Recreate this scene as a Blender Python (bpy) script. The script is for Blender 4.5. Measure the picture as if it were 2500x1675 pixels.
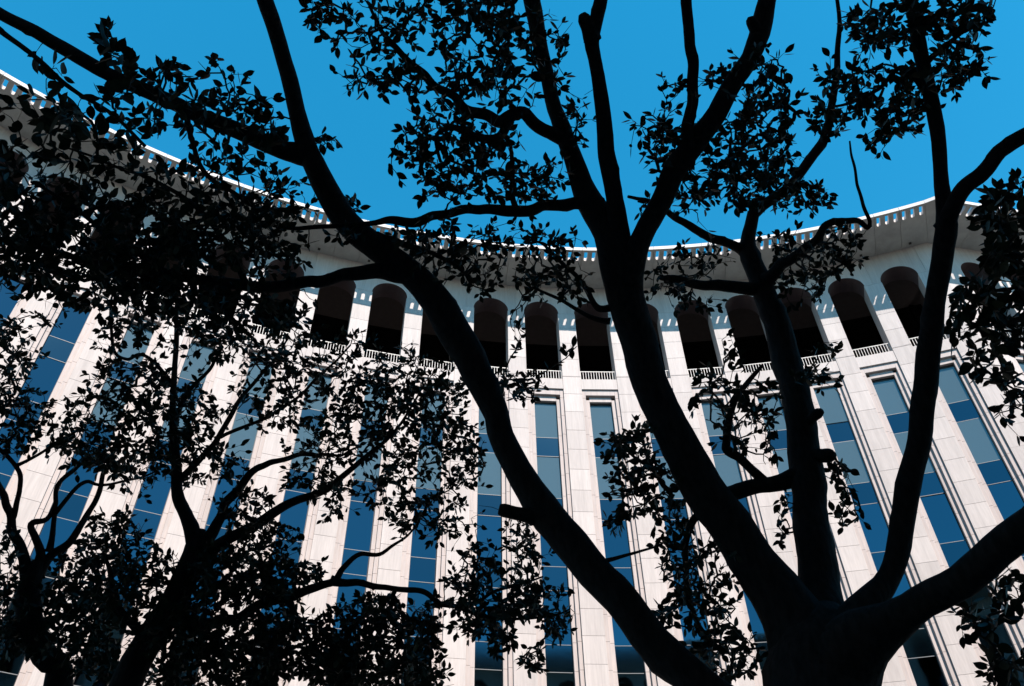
import bpy, bmesh, math, random
import numpy as np
from mathutils import Vector, Matrix, noise
random.seed(7)
for o in list(bpy.data.objects): bpy.data.objects.remove(o)
S = bpy.context.scene
COL = S.collection
R_ = math.radians

# ------------------------------------------------------------------ camera
PW, PH = 2500.0, 1675.0
FPX, PITCH, ROLL = 2249.24, 0.81329, 0.02075
CAM = Vector((0.0, 0.0, 1.6))
FW = Vector((0, math.cos(PITCH), math.sin(PITCH)))
U0 = Vector((0, -math.sin(PITCH), math.cos(PITCH)))
X0 = Vector((1, 0, 0))
RT = X0 * math.cos(ROLL) - U0 * math.sin(ROLL)
UP = X0 * math.sin(ROLL) + U0 * math.cos(ROLL)
cd = bpy.data.cameras.new('camera'); cam = bpy.data.objects.new('camera', cd); COL.objects.link(cam)
cd.sensor_fit = 'HORIZONTAL'; cd.sensor_width = 36.0; cd.lens = 36.0 * FPX / PW
cd.clip_start = 0.05; cd.clip_end = 3000
m3 = Matrix((RT, UP, -FW)).transposed()
cam.matrix_world = Matrix.Translation(CAM) @ m3.to_4x4()
S.camera = cam

# ------------------------------------------------------------------ light
SUN_EL, SUN_AZ = R_(51.3), R_(160.0)          # azimuth clockwise from +Y
world = bpy.data.worlds.new('World'); S.world = world; world.use_nodes = True
nt = world.node_tree; bg = nt.nodes['Background']
sky = nt.nodes.new('ShaderNodeTexSky'); sky.sky_type = 'NISHITA'; sky.sun_disc = False
sky.sun_elevation = SUN_EL; sky.sun_rotation = SUN_AZ
sky.air_density = 1.0; sky.dust_density = 0.1; sky.ozone_density = 2.5
hs = nt.nodes.new('ShaderNodeHueSaturation')
hs.inputs['Hue'].default_value = 0.474; hs.inputs['Saturation'].default_value = 1.38; hs.inputs['Value'].default_value = 0.94
nt.links.new(sky.outputs[0], hs.inputs['Color']); nt.links.new(hs.outputs[0], bg.inputs['Color'])
bg.inputs['Strength'].default_value = 0.15
sd = bpy.data.lights.new('sun', 'SUN'); sd.energy = 5.0; sd.angle = R_(0.5); sd.color = (1.0, 0.89, 0.82)
sun = bpy.data.objects.new('sun', sd); COL.objects.link(sun)
to_sun = Vector((math.sin(SUN_AZ) * math.cos(SUN_EL), math.cos(SUN_AZ) * math.cos(SUN_EL), math.sin(SUN_EL)))
sun.rotation_euler = to_sun.to_track_quat('Z', 'Y').to_euler()
sun.location = to_sun * 120
vs = S.view_settings; vs.view_transform = 'Standard'; vs.look = 'None'; vs.gamma = 1.0; vs.use_curve_mapping = False
vs.exposure = 1.0

# ------------------------------------------------------------------ helpers
def mat(name, base, rough=0.7, metal=0.0, spec=0.5):
    m = bpy.data.materials.new(name); m.use_nodes = True
    b = m.node_tree.nodes['Principled BSDF']
    b.inputs['Base Color'].default_value = (*base, 1); b.inputs['Roughness'].default_value = rough
    b.inputs['Metallic'].default_value = metal; b.inputs['Specular IOR Level'].default_value = spec
    return m, m.node_tree, b
def noisy(m, nt, b, base, var, scale, stretch=(1, 1, 1), obj_random=0.0, bump=0.0, bump_dist=0.01, detail=6, stain=0.0, stain_scale=(3.2, 3.2, 0.16)):
    N, L = nt.nodes, nt.links
    tc = N.new('ShaderNodeTexCoord'); mp = N.new('ShaderNodeMapping'); mp.inputs['Scale'].default_value = stretch
    L.new(tc.outputs['Object'], mp.inputs['Vector'])
    nz = N.new('ShaderNodeTexNoise'); nz.inputs['Scale'].default_value = scale; nz.inputs['Detail'].default_value = detail
    if obj_random:
        oi = N.new('ShaderNodeObjectInfo'); ad = N.new('ShaderNodeVectorMath'); ad.operation = 'MULTIPLY_ADD'
        ad.inputs[1].default_value = (37, 37, 37)
        L.new(oi.outputs['Random'], ad.inputs[0]); L.new(mp.outputs[0], ad.inputs[2]); L.new(ad.outputs[0], nz.inputs['Vector'])
    else:
        L.new(mp.outputs[0], nz.inputs['Vector'])
    rp = N.new('ShaderNodeValToRGB')
    rp.color_ramp.elements[0].position = 0.3; rp.color_ramp.elements[1].position = 0.7
    rp.color_ramp.elements[0].color = (*[c * (1 - var) for c in base], 1)
    rp.color_ramp.elements[1].color = (*[min(1, c * (1 + var)) for c in base], 1)
    L.new(nz.outputs[0], rp.inputs[0]); out = rp.outputs[0]
    if obj_random:
        h = N.new('ShaderNodeHueSaturation'); mr = N.new('ShaderNodeMapRange')
        mr.inputs[3].default_value = 1 - obj_random; mr.inputs[4].default_value = 1 + obj_random
        L.new(oi.outputs['Random'], mr.inputs[0]); L.new(mr.outputs[0], h.inputs['Value']); L.new(out, h.inputs['Color']); out = h.outputs[0]
    if stain:
        gm = N.new('ShaderNodeNewGeometry'); m2 = N.new('ShaderNodeMapping'); m2.inputs['Scale'].default_value = stain_scale
        n2 = N.new('ShaderNodeTexNoise'); n2.inputs['Scale'].default_value = 1.0; n2.inputs['Detail'].default_value = 5; n2.inputs['Roughness'].default_value = 0.65
        L.new(gm.outputs['Position'], m2.inputs[0]); L.new(m2.outputs[0], n2.inputs['Vector'])
        m3_ = N.new('ShaderNodeMapRange'); m3_.inputs[1].default_value = 0.42; m3_.inputs[2].default_value = 0.70; m3_.inputs[3].default_value = 1.0; m3_.inputs[4].default_value = 1.0 - stain
        L.new(n2.outputs[0], m3_.inputs[0])
        h2 = N.new('ShaderNodeHueSaturation'); L.new(out, h2.inputs['Color']); L.new(m3_.outputs[0], h2.inputs['Value']); out = h2.outputs[0]
    L.new(out, b.inputs['Base Color'])
    if bump:
        bp = N.new('ShaderNodeBump'); bp.inputs['Strength'].default_value = bump; bp.inputs['Distance'].default_value = bump_dist
        L.new(nz.outputs[0], bp.inputs['Height']); L.new(bp.outputs[0], b.inputs['Normal'])
    return m
def nmat(name, base, var, scale, rough=0.7, **k):
    return noisy(*mat(name, base, rough, k.pop('metal', 0), k.pop('spec', 0.3)), base, var, scale, **k)
M = {}
M['stone'] = nmat('travertine', (0.435, 0.392, 0.368), 0.065, 3.0, 0.75, stretch=(5, 5, 0.45), obj_random=0.075, bump=0.15, stain=0.14)
M['stone2'] = nmat('travertine_surround', (0.42, 0.366, 0.342), 0.07, 3.0, 0.75, stretch=(5, 5, 0.45), obj_random=0.05, bump=0.15, stain=0.16)
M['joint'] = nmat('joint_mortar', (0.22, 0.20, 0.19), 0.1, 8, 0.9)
M['concrete'] = nmat('eave_concrete', (0.37, 0.375, 0.35), 0.07, 2.2, 0.85, obj_random=0.05, stain=0.22, stain_scale=(0.8, 0.8, 0.8))
M['fascia'] = nmat('white_fascia', (0.50, 0.47, 0.45), 0.04, 3, 0.7)
M['bronze'] = nmat('dark_bronze', (0.03, 0.025, 0.022), 0.2, 6, 0.5)
M['alu'] = nmat('pale_aluminium', (0.125, 0.135, 0.14), 0.05, 9, 0.5)
M['rail'] = nmat('painted_rail', (0.50, 0.48, 0.45), 0.05, 9, 0.5)
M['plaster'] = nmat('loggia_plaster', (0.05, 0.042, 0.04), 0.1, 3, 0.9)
M['pave'] = nmat('plaza_paving', (0.10, 0.095, 0.09), 0.15, 0.6, 0.85, bump=0.1)
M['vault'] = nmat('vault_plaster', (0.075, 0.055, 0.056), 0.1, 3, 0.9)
M['roof'] = nmat('roof_membrane', (0.4, 0.38, 0.36), 0.1, 1.0, 0.9)
def glassmat(name, tint, rough):
    m, nt_, b = mat(name, tint, rough, 1.0)
    N, L = nt_.nodes, nt_.links
    tc = N.new('ShaderNodeTexCoord'); nz = N.new('ShaderNodeTexNoise'); nz.inputs['Scale'].default_value = 0.9; nz.inputs['Detail'].default_value = 2
    oi = N.new('ShaderNodeObjectInfo'); ad = N.new('ShaderNodeVectorMath'); ad.operation = 'MULTIPLY_ADD'; ad.inputs[1].default_value = (31, 31, 31)
    L.new(oi.outputs['Random'], ad.inputs[0]); L.new(tc.outputs['Object'], ad.inputs[2]); L.new(ad.outputs[0], nz.inputs['Vector'])
    bp = N.new('ShaderNodeBump'); bp.inputs['Strength'].default_value = 0.06; bp.inputs['Distance'].default_value = 0.03
    L.new(nz.outputs[0], bp.inputs['Height']); L.new(bp.outputs[0], b.inputs['Normal'])
    h = N.new('ShaderNodeHueSaturation'); h.inputs['Color'].default_value = (*tint, 1); mr = N.new('ShaderNodeMapRange')
    mr.inputs[3].default_value = 0.9; mr.inputs[4].default_value = 1.1
    L.new(oi.outputs['Random'], mr.inputs[0]); L.new(mr.outputs[0], h.inputs['Value']); L.new(h.outputs[0], b.inputs['Base Color'])
    return m
M['glass'] = glassmat('vision_glass', (0.045, 0.098, 0.128), 0.03)
M['spandrel'] = glassmat('spandrel_glass', (0.035, 0.080, 0.105), 0.08)
def blindmat(name, tint, rough, cloth):
    m = glassmat(name, tint, rough); n_ = m.node_tree; N, L = n_.nodes, n_.links
    di = N.new('ShaderNodeBsdfDiffuse'); di.inputs['Color'].default_value = (*cloth, 1)
    mx = N.new('ShaderNodeMixShader'); mx.inputs[0].default_value = 0.45
    L.new(N['Principled BSDF'].outputs[0], mx.inputs[1]); L.new(di.outputs[0], mx.inputs[2]); L.new(mx.outputs[0], N['Material Output'].inputs[0])
    return m
M['blind'] = blindmat('glass_with_blind', (0.10, 0.155, 0.165), 0.03, (0.105, 0.155, 0.168))
M['dglass'] = glassmat('loggia_glass', (0.05, 0.05, 0.055), 0.05)

def mesh(name, verts, faces, m=None, smooth=False):
    me = bpy.data.meshes.new(name); me.from_pydata([tuple(v) for v in verts], [], faces)
    if m: me.materials.append(M[m] if isinstance(m, str) else m)
    if smooth: me.polygons.foreach_set('use_smooth', [True] * len(me.polygons))
    me.update(); return me
def fixn(me):
    bm = bmesh.new(); bm.from_mesh(me); bmesh.ops.recalc_face_normals(bm, faces=bm.faces); bm.to_mesh(me); bm.free(); return me
def put(name, me, parent=None, mw=None, kind=None):
    o = bpy.data.objects.new(name, me); COL.objects.link(o)
    if parent is not None: o.parent = parent
    if mw is not None: o.matrix_world = mw
    if kind: o['kind'] = kind
    return o
def tag(o, label, cat, group=None):
    o['label'] = label; o['category'] = cat
    if group: o['group'] = group
    return o
class MB:
    def __init__(s): s.v = []; s.f = []
    def box(s, x0, x1, y0, y1, z0, z1, bev=0.0):
        n = len(s.v)
        if bev <= 0:
            s.v += [(x0, y0, z0), (x1, y0, z0), (x1, y1, z0), (x0, y1, z0), (x0, y0, z1), (x1, y0, z1), (x1, y1, z1), (x0, y1, z1)]
            s.f += [tuple(n + i for i in q) for q in ((0, 3, 2, 1), (4, 5, 6, 7), (0, 1, 5, 4), (1, 2, 6, 5), (2, 3, 7, 6), (3, 0, 4, 7))]
        else:   # arrised front (y0) face
            b = bev
            s.v += [(x0 + b, y0, z0 + b), (x1 - b, y0, z0 + b), (x1 - b, y0, z1 - b), (x0 + b, y0, z1 - b),
                    (x0, y0 + b, z0), (x1, y0 + b, z0), (x1, y0 + b, z1), (x0, y0 + b, z1),
                    (x0, y1, z0), (x1, y1, z0), (x1, y1, z1), (x0, y1, z1)]
            s.f += [tuple(n + i for i in q) for q in ((0, 1, 2, 3), (4, 5, 1, 0), (5, 6, 2, 1), (6, 7, 3, 2), (7, 4, 0, 3),
                    (8, 9, 5, 4), (9, 10, 6, 5), (10, 11, 7, 6), (11, 8, 4, 7), (9, 8, 11, 10))]
    def prism(s, poly, z0, z1):
        n = len(s.v); k = len(poly)
        s.v += [(x, y, z0) for x, y in poly] + [(x, y, z1) for x, y in poly]
        s.f += [tuple(n + i for i in range(k))[::-1], tuple(n + k + i for i in range(k))]
        s.f += [(n + i, n + (i + 1) % k, n + k + (i + 1) % k, n + k + i) for i in range(k)]
    def mesh(s, name, m): return fixn(mesh(name, s.v, s.f, m))

# ------------------------------------------------------------------ plan of the curved building
CX, CY, RG = 6.89468, -15.86584, 52.80663        # circle centre, radius of the glass line
DTH, TH0 = 0.05707, -0.09813
RF = RG - 0.42                                   # stone face
FH = 3.9; ZT = 35.69; SP0 = 33.133; SPH = 1.2527
ZB = 37.13; ZS = 42.50; ZW = 44.866; ZE = 44.87; TE = 0.27; RE = 49.43
OPEN = 1.025; HB = RF * math.tan(DTH / 2)
K0, K1 = -12, 7
def bayM(k):
    return Matrix.Translation((CX, CY, 0)) @ Matrix.Rotation(-(TH0 + k * DTH), 4, 'Z')
WC = Vector((24.60, 33.46)); EC = Vector((24.25, 30.35)); SD = Vector((0.979, 0.204)); SN = Vector((0.204, -0.979))
def sideM(s):    # local x along the side face, y = radius-like depth, matched at RF
    a = math.atan2(SD.y, SD.x); p = WC + SD * s
    return Matrix.Translation((p.x, p.y, 0)) @ Matrix.Rotation(a, 4, 'Z') @ Matrix.Translation((0, -RF, 0))

# shared bay meshes (x lateral, y outward radius, z up)
COURSE = FH / 3
courses = []
z = 37.27
while z > 0.5: courses.append((z - COURSE, z)); z -= COURSE
courses.reverse()
upper = []
z = 37.33
for h in (1.32, 1.32, 1.27, 1.22): upper.append((z, z + h)); z += h
upper[-1] = (upper[-1][0], ZS)
J = 0.009
def panel_mesh(h, w=0.5):
    b = MB(); b.box(-w, w, RF, RF + 0.07, J / 2, h - J / 2, 0.006); return b.mesh('stone_panel', 'stone')
PM = {}
def panel(h, w=0.5):
    key = (round(h, 3), w)
    if key not in PM: PM[key] = panel_mesh(h, w)
    return PM[key]
b = MB(); b.box(-0.492, 0.492, RF + 0.012, RF + 1.10, 0, ZS - 0.002); pier_core = b.mesh('pier', 'joint')
b = MB(); b.box(-0.51, 0.51, RF - 0.012, RF + 0.05, 37.275, 37.325, 0.006); band_me = b.mesh('string_band', 'stone')
# arcade pillar flanks: stone lining on the reveals
flank_me = []
for sx in (-1, 1):
    b = MB(); b.box(min(sx * 0.4925, sx * 0.5), max(sx * 0.4925, sx * 0.5), RF + 0.074, RF + 1.098, 37.33, ZS - 0.004)
    flank_me.append(b.mesh('reveal_lining', 'stone'))
def surround(x0, x1, face, back, ztop, zunder):
    b = MB()
    cs = [c for c in courses if c[0] < zunder]
    for sx in (-1, 1):
        for (z0, z1) in cs:
            zz = min(z1, ztop)
            b.box(min(sx * x0, sx * x1), max(sx * x0, sx * x1), face, back, z0 + J / 2 - 0.21, zz - J / 2 - (0.21 if zz < ztop else 0), 0.005)
    b.box(-x0 + 0.003, x0 - 0.003, face + 0.001, back, zunder, ztop - 0.002, 0.005)
    return b
outer_me = surround(0.80, 1.000, RF + 0.10, RF + 0.34, 36.36, 35.98).mesh('outer_surround', 'stone2')
inner_me = surround(0.60, 0.7985, RF + 0.245, RF + 0.48, 35.978, 35.62).mesh('inner_surround', 'stone2')
b = MB(); b.box(-HB + 0.502, HB - 0.502, RF + 0.02, RF + 0.60, 36.362, ZB, 0.008); lintel_me = b.mesh('balcony_lintel', 'stone')
b = MB(); b.box(-HB, HB, RF + 0.31, RF + 1.2, 0.0, 36.36); 
back_me = None
# windows
lev = [SP0 - k * FH for k in range(9)]
def pane_mesh(z0, z1, m):
    b = MB(); b.box(-0.597, 0.597, RG, RG + 0.02, z0 + 0.016, z1 - 0.016); return b.mesh('spandrel' if m == 'spandrel' else 'pane', m)
panes = [pane_mesh(lev[0], 35.70, 'glass')] + [pane_mesh(lev[i + 1], lev[i] - SPH, 'glass') for i in range(8)]
bpanes = [pane_mesh(lev[0], 35.70, 'blind'), pane_mesh(lev[1], lev[0] - SPH, 'blind')] + panes[2:]
spans = [pane_mesh(lev[i] - SPH, lev[i], 'spandrel') for i in range(8)]
def bar(b, zz): b.box(-0.571, 0.571, RG - 0.012, RG + 0.03, zz - 0.015, zz + 0.015)
b = MB(); bar(b, 0); transom_me = b.mesh('transom', 'alu')
b = MB()
for i in range(5, 8):
    for zz in (lev[i], lev[i] - SPH): bar(b, zz)
lowtransom_me = b.mesh('transoms', 'alu')
b = MB()
for sx in (-1, 1): b.box(min(sx * 0.572, sx * 0.598), max(sx * 0.572, sx * 0.598), RG - 0.016, RG + 0.01, 1.0, 35.618)
b.box(-0.571, 0.571, RG - 0.016, RG + 0.01, 35.56, 35.618)
wframe_me = b.mesh('window', 'bronze')
def window(B, mw, k):
    w = put('window', wframe_me, B, mw)
    for i in range(5):
        for zz in (lev[i], lev[i] - SPH): put('transom', transom_me, w, mw @ Matrix.Translation((0, 0, zz)))
    put('transoms', lowtransom_me, w, mw, 'stuff')
    for me in (bpanes if -7 <= k <= 7 else panes):
        put('pane', me, w, mw @ Matrix.Translation((0, RG, 20)) @ Matrix.Rotation(random.gauss(0, .0015), 4, 'Z') @ Matrix.Rotation(random.gauss(0, .0015), 4, 'X') @ Matrix.Translation((0, -RG, -20)))
    for me in spans: put('spandrel', me, w, mw)
# railing
b = MB(); b.box(-OPEN + 0.01, OPEN - 0.01, RF + 0.10, RF + 0.145, 37.775, 37.815); toprail_me = b.mesh('railing', 'rail')
b = MB()
for i in range(14):
    x = -OPEN + 0.06 + i * (2 * OPEN - 0.12) / 13
    b.box(x - 0.012, x + 0.012, RF + 0.105, RF + 0.14, ZB - 0.002, 37.775)
bal_me = b.mesh('balusters', 'rail')
# arch wall (polar mapped so neighbours meet)
def polar(x, y, straight):
    return (x, y) if straight else (y * math.sin(x / RF), y * math.cos(x / RF))
def arch_mesh(straight=False, depth=1.10):
    hb = RF * DTH / 2 - 0.002 if not straight else 1.503
    V, F = [], []
    n = 20
    arc = [(-OPEN * math.cos(math.pi * i / n), ZS + OPEN * math.sin(math.pi * i / n)) for i in range(n + 1)]
    def ring(y):
        i0 = len(V)
        for x, zz in arc: X, Y = polar(x, y, straight); V.append((X, Y, zz))
        for x, zz in arc:
            X, Y = polar(max(-hb, min(hb, x * 1.47)), y, straight); V.append((X, Y, ZW if zz > ZS + 1e-6 else ZS + 0.001))
        return i0
    a = ring(RF); c = ring(RF + depth)
    for i in range(n):
        F.append((a + i, a + i + 1, a + n + 2 + i, a + n + 1 + i))
        F.append((c + i + 1, c + i, c + n + 1 + i, c + n + 2 + i))
        F.append((a + i + 1, a + i, c + i, c + i + 1))                       # vault soffit
        F.append((a + n + 1 + i, a + n + 2 + i, c + n + 2 + i, c + n + 1 + i))
    F.append((a, a + n + 1, c + n + 1, c)); F.append((a + n, c + n, c + 2 * n + 1, a + 2 * n + 1))
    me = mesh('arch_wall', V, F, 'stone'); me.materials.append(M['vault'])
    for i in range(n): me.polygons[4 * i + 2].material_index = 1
    return fixn(me)
def eave_mesh(cells, slots, straight=False, rin=RE, rend=54.0, cw=None):
    """a row of slotted eave cells, x measured along RF"""
    V, F = [], []
    cw = cw or RF * DTH / 6
    hw_ = 0.105; r0, r1 = RE + 0.165, RE + 0.80
    zt = {}
    def P(x, y, zz):
        X, Y = polar(x, y, straight); V.append((X, Y, zz)); return len(V) - 1
    g = 0.011
    for c in range(cells):
        xa, xb = c * cw, (c + 1) * cw
        if c == 0: xa += g
        if c == cells - 1: xb -= g
        xm = (c + 0.5) * cw
        for (zz, flip) in ((ZE, False), (ZE + TE, True)):
            def Q(pts):
                ids = [P(x, y, zz) for x, y in pts]
                F.append(tuple(ids if flip else ids[::-1]))
            if slots[c]:
                h = hw_ * RF / 50.0
                arc = [(xm + h * math.cos(t), r1 - 0.09 + 0.09 * math.sin(t)) for t in [math.pi * i / 6 for i in range(7)]]
                Q([(xa, rin), (xb, rin), (xb, r0), (xm + h, r0), (xm - h, r0), (xa, r0)])
                Q([(xa, r0), (xm - h, r0), (xm - h, r1 - 0.09), (xa, r1 - 0.09)])
                Q([(xm + h, r0), (xb, r0), (xb, r1 - 0.09), (xm + h, r1 - 0.09)])
                Q([(xa, r1 - 0.09)] + arc[::-1] + [(xb, r1 - 0.09), (xb, rend), (xa, rend)])
            else:
                Q([(xa, rin), (xb, rin), (xb, rend), (xa, rend)])
        if slots[c]:
            loop = [(xm - h, r0), (xm + h, r0), (xm + h, r1 - 0.09)] + arc[1:-1] + [(xm - h, r1 - 0.09)]
            n = len(loop); lo = [P(x, y, ZE) for x, y in loop]; hi = [P(x, y, ZE + TE) for x, y in loop]
            for i in range(n): F.append((lo[i], lo[(i + 1) % n], hi[(i + 1) % n], hi[i]))
        q = [P(xa, rin, ZE), P(xb, rin, ZE), P(xb, rin, ZE + TE), P(xa, rin, ZE + TE)]; F.append(tuple(q))
        q = [P(xa, rend, ZE), P(xb, rend, ZE), P(xb, rend, ZE + TE), P(xa, rend, ZE + TE)]; F.append(tuple(q))
        if c == 0: F.append(tuple([P(xa, rin, ZE), P(xa, rend, ZE), P(xa, rend, ZE + TE), P(xa, rin, ZE + TE)]))
        if c == cells - 1: F.append(tuple([P(xb, rin, ZE), P(xb, rend, ZE), P(xb, rend, ZE + TE), P(xb, rin, ZE + TE)]))
    me = mesh('eave_panel', V, F, 'concrete')
    bm = bmesh.new(); bm.from_mesh(me); bmesh.ops.remove_doubles(bm, verts=bm.verts, dist=1e-5)
    bmesh.ops.recalc_face_normals(bm, faces=bm.faces)
    for f_ in bm.faces:
        if abs(f_.normal.z) < 0.3: f_.material_index = 1
    bm.to_mesh(me); bm.free(); me.materials.append(M['fascia'])
    return me
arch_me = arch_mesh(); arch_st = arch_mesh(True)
eave_me = eave_mesh(3, [1, 1, 1]); eave_st = eave_mesh(3, [1, 1, 1], True, cw=0.5)
b = MB(); b.box(-0.07, 0.07, 52.03, 52.17, ZE - 0.05, ZE - 0.002); fix_me = b.mesh('soffit_light', 'bronze')
# loggia shell
hbL = (RF + 4.2) * math.tan(DTH / 2)
b = MB(); b.box(-hbL, hbL, RF + 4.1, RF + 4.2, 36.0, 44.8); lback_me = b.mesh('loggia_glazing', 'dglass')
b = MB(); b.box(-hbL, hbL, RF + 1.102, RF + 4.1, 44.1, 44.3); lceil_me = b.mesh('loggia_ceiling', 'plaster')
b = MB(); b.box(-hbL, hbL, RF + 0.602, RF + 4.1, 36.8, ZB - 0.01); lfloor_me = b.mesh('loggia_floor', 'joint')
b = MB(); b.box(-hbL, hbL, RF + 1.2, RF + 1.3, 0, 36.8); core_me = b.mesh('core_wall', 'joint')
b = MB(); b.box(-1.52, 1.52, RF + 0.49, RF + 0.60, 0, 36.36); wback_me = b.mesh('backing_wall', 'joint')

def vis(P):
    d = Vector(P) - CAM; w = d.dot(FW)
    if w < 0.1: return False
    x = PW / 2 + FPX * d.dot(RT) / w; y = PH / 2 - FPX * d.dot(UP) / w
    return -60 < x < PW + 60 and -60 < y < PH + 60

def make_bay(B, mw, mwp, straight=False, kb=0):
    """mw: matrix at the bay centre; mwp: matrix at the pier to the right of it"""
    pier = put('pier', pier_core, B, mwp)
    rest = MB()
    for (z0, z1) in courses + upper:
        show = any(vis(mwp @ Vector((sx, RF, zz))) for sx in (-.5, .5) for zz in (z0, z1))
        if show and not straight:
            put('stone_panel', panel(z1 - z0), pier, mwp @ Matrix.Translation((0, 0, z0)))
        else:
            rest.box(-0.5, 0.5, RF, RF + 0.07, z0 + J / 2, z1 - J / 2, 0.006)
    if rest.v: put('stone_cladding', rest.mesh('stone_cladding', 'stone'), pier, mwp, 'stuff')
    put('string_band', band_me, pier, mwp); [put('reveal_lining', fm, pier, mwp) for fm in flank_me]
    put('soffit_light', fix_me, B, mwp)
    if mw is None: return
    put('outer_surround', outer_me, B, mw); put('inner_surround', inner_me, B, mw); put('balcony_lintel', lintel_me, B, mw)
    window(B, mw, kb)
    r = put('railing', toprail_me, B, mw); put('balusters', bal_me, r, mw, 'stuff')
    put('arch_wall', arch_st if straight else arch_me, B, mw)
    put('loggia_glazing', lback_me, B, mw); put('loggia_ceiling', lceil_me, B, mw); put('loggia_floor', lfloor_me, B, mw)
    put('core_wall', core_me, B, mw); put('backing_wall', wback_me, B, mw)

B1 = bpy.data.objects.new('curved_office_building', None); COL.objects.link(B1); B1.location = (CX, CY + RF, 0)
bpy.context.view_layer.update()
tag(B1, 'sunlit pale stone building, concave facade of tall window strips, arched loggia and slotted eave', 'building')
make_bay(B1, None, bayM(K0 - 0.5))
for k in range(K0, K1 + 1):
    if k < K1: make_bay(B1, bayM(k), bayM(k + 0.5), False, k)
    else:      # last bay: the corner pier follows instead of a plain pier
        mw = bayM(k)
        put('outer_surround', outer_me, B1, mw); put('inner_surround', inner_me, B1, mw); put('balcony_lintel', lintel_me, B1, mw)
        window(B1, mw, k)
        r = put('railing', toprail_me, B1, mw); put('balusters', bal_me, r, mw, 'stuff')
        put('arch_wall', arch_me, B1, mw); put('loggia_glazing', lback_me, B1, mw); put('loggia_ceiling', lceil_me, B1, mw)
        put('loggia_floor', lfloor_me, B1, mw); put('core_wall', core_me, B1, mw); put('backing_wall', wback_me, B1, mw)
        put('soffit_light', fix_me, B1, bayM(k + 0.45))
# eave panels: joints at k+.29 and k+.79
for k in range(K0 - 1, K1 + 1):
    for f in (-0.2083, 0.2917):
        if k + f + 0.5 > 7.30: continue
        put('eave_panel', eave_me, B1, bayM(k + f))
eave2 = eave_mesh(3, [1, 1, 1]); put('eave_panel', eave2, B1, bayM(7.2917))
# corner eave piece
def arcp(kk, r): a = TH0 + kk * DTH; return Vector((CX + r * math.sin(a), CY + r * math.cos(a)))
v1 = arcp(7.7935, RE); v4 = arcp(7.7935, 53.2)
sp1 = EC + SD * 1.6; sp4 = sp1 - SN * 4.0
b = MB(); b.prism([v1, EC, sp1, sp4, v4], ZE, ZE + TE)
me = b.mesh('eave_corner', 'concrete'); me.materials.append(M['fascia'])
for p_ in me.polygons:
    if abs(p_.normal.z) < 0.3: p_.material_index = 1
put('eave_corner', me, B1, Matrix.Identity(4))
# side face eave
aS = math.atan2(SD.y, SD.x)
for i in range(8):
    p = sp1 + SD * (0.004 + i * 1.5)
    mwS = Matrix.Translation((p.x, p.y, 0)) @ Matrix.Rotation(aS, 4, 'Z') @ Matrix.Translation((0, -RE, 0))
    put('eave_panel', eave_st, B1, mwS)
# corner pier in courses
c1 = arcp(7.3425, RF); c1b = arcp(7.3425, RF + 1.1); s1 = WC + SD * 1.35; s1b = s1 - SN * 1.1
poly = [c1, WC, s1, s1b, c1b]
cp = MB(); cen = sum(poly, Vector((0, 0))) / 5
cp.prism([p + (cen - p).normalized() * 0.012 for p in poly], 0, ZS - 0.005)
cpo = put('corner_pier', cp.mesh('corner_pier', 'joint'), B1, Matrix.Identity(4))
for (z0, z1) in courses + upper:
    b = MB(); b.prism(poly, z0 + J / 2, z1 - J / 2)
    put('stone_panel', b.mesh('stone_panel', 'stone'), cpo, Matrix.Identity(4))
b = MB(); b.prism([arcp(7.503, RF), WC, WC + SD * 0.868, WC + SD * 0.868 - SN * 1.1, arcp(7.503, RF + 1.1)], ZS + 0.003, ZW)
put('corner_head', b.mesh('corner_head', 'stone'), B1, Matrix.Identity(4))
for i in range(3):
    s = 0.87 + 1.503 + i * 3.006
    make_bay(B1, sideM(s), sideM(s + 1.503), True)
# roof
pts = [arcp(K0 - 0.75 + i * 0.5, 50.6) for i in range(int((7.78 - K0 + 0.75) / 0.5) + 1)]
outer = [arcp(K0 - 0.75 + i * 0.5, 66) for i in range(int((7.78 - K0 + 0.75) / 0.5) + 1)]
b = MB(); b.prism(pts + outer[::-1], ZE + TE + 0.004, ZE + TE + 0.3); put('roof', b.mesh('roof', 'roof'), B1, Matrix.Identity(4))

# ------------------------------------------------------------------ the twin building behind the camera
B2 = bpy.data.objects.new('shaded_office_building', None); COL.objects.link(B2)
tag(B2, 'shaded twin building, seen only as dark reflection in the lowest window panes', 'building')
TX, TY = 8.0, 42.1
B2.location = (TX, TY - RF, 0); bpy.context.view_layer.update()
def twinM(k): return Matrix.Translation((TX, TY, 0)) @ Matrix.Rotation(math.pi - k * DTH, 4, 'Z')
b = MB(); b.box(-0.5, 0.5, RF, RF + 1.1, 0, ZS); tp_me = b.mesh('pier', 'stone')
b = MB(); b.box(-1.0, 1.0, RF + 0.2, RF + 0.5, 35.6, ZB)
for sx in (-1, 1): b.box(min(sx * 0.6, sx), max(sx * 0.6, sx), RF + 0.2, RF + 0.5, 0, 35.6)
ts_me = b.mesh('window_surround', 'stone2')
b = MB(); b.box(-0.6, 0.6, RG, RG + 0.02, 0, 35.6); tw_me = b.mesh('window', 'spandrel')
for k in range(-11, 12):
    mw = twinM(k); mp_ = twinM(k + 0.5)
    put('pier', tp_me, B2, mp_); put('window_surround', ts_me, B2, mw); put('window', tw_me, B2, mw)
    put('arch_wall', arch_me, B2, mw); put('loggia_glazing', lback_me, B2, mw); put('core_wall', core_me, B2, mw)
    for f in (-0.5, 0.0): put('eave_panel', eave_me, B2, twinM(k + f))
pr = [(53.9 * math.sin(i * 0.05), -53.9 * math.cos(i * 0.05)) for i in range(-13, 14)]
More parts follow.
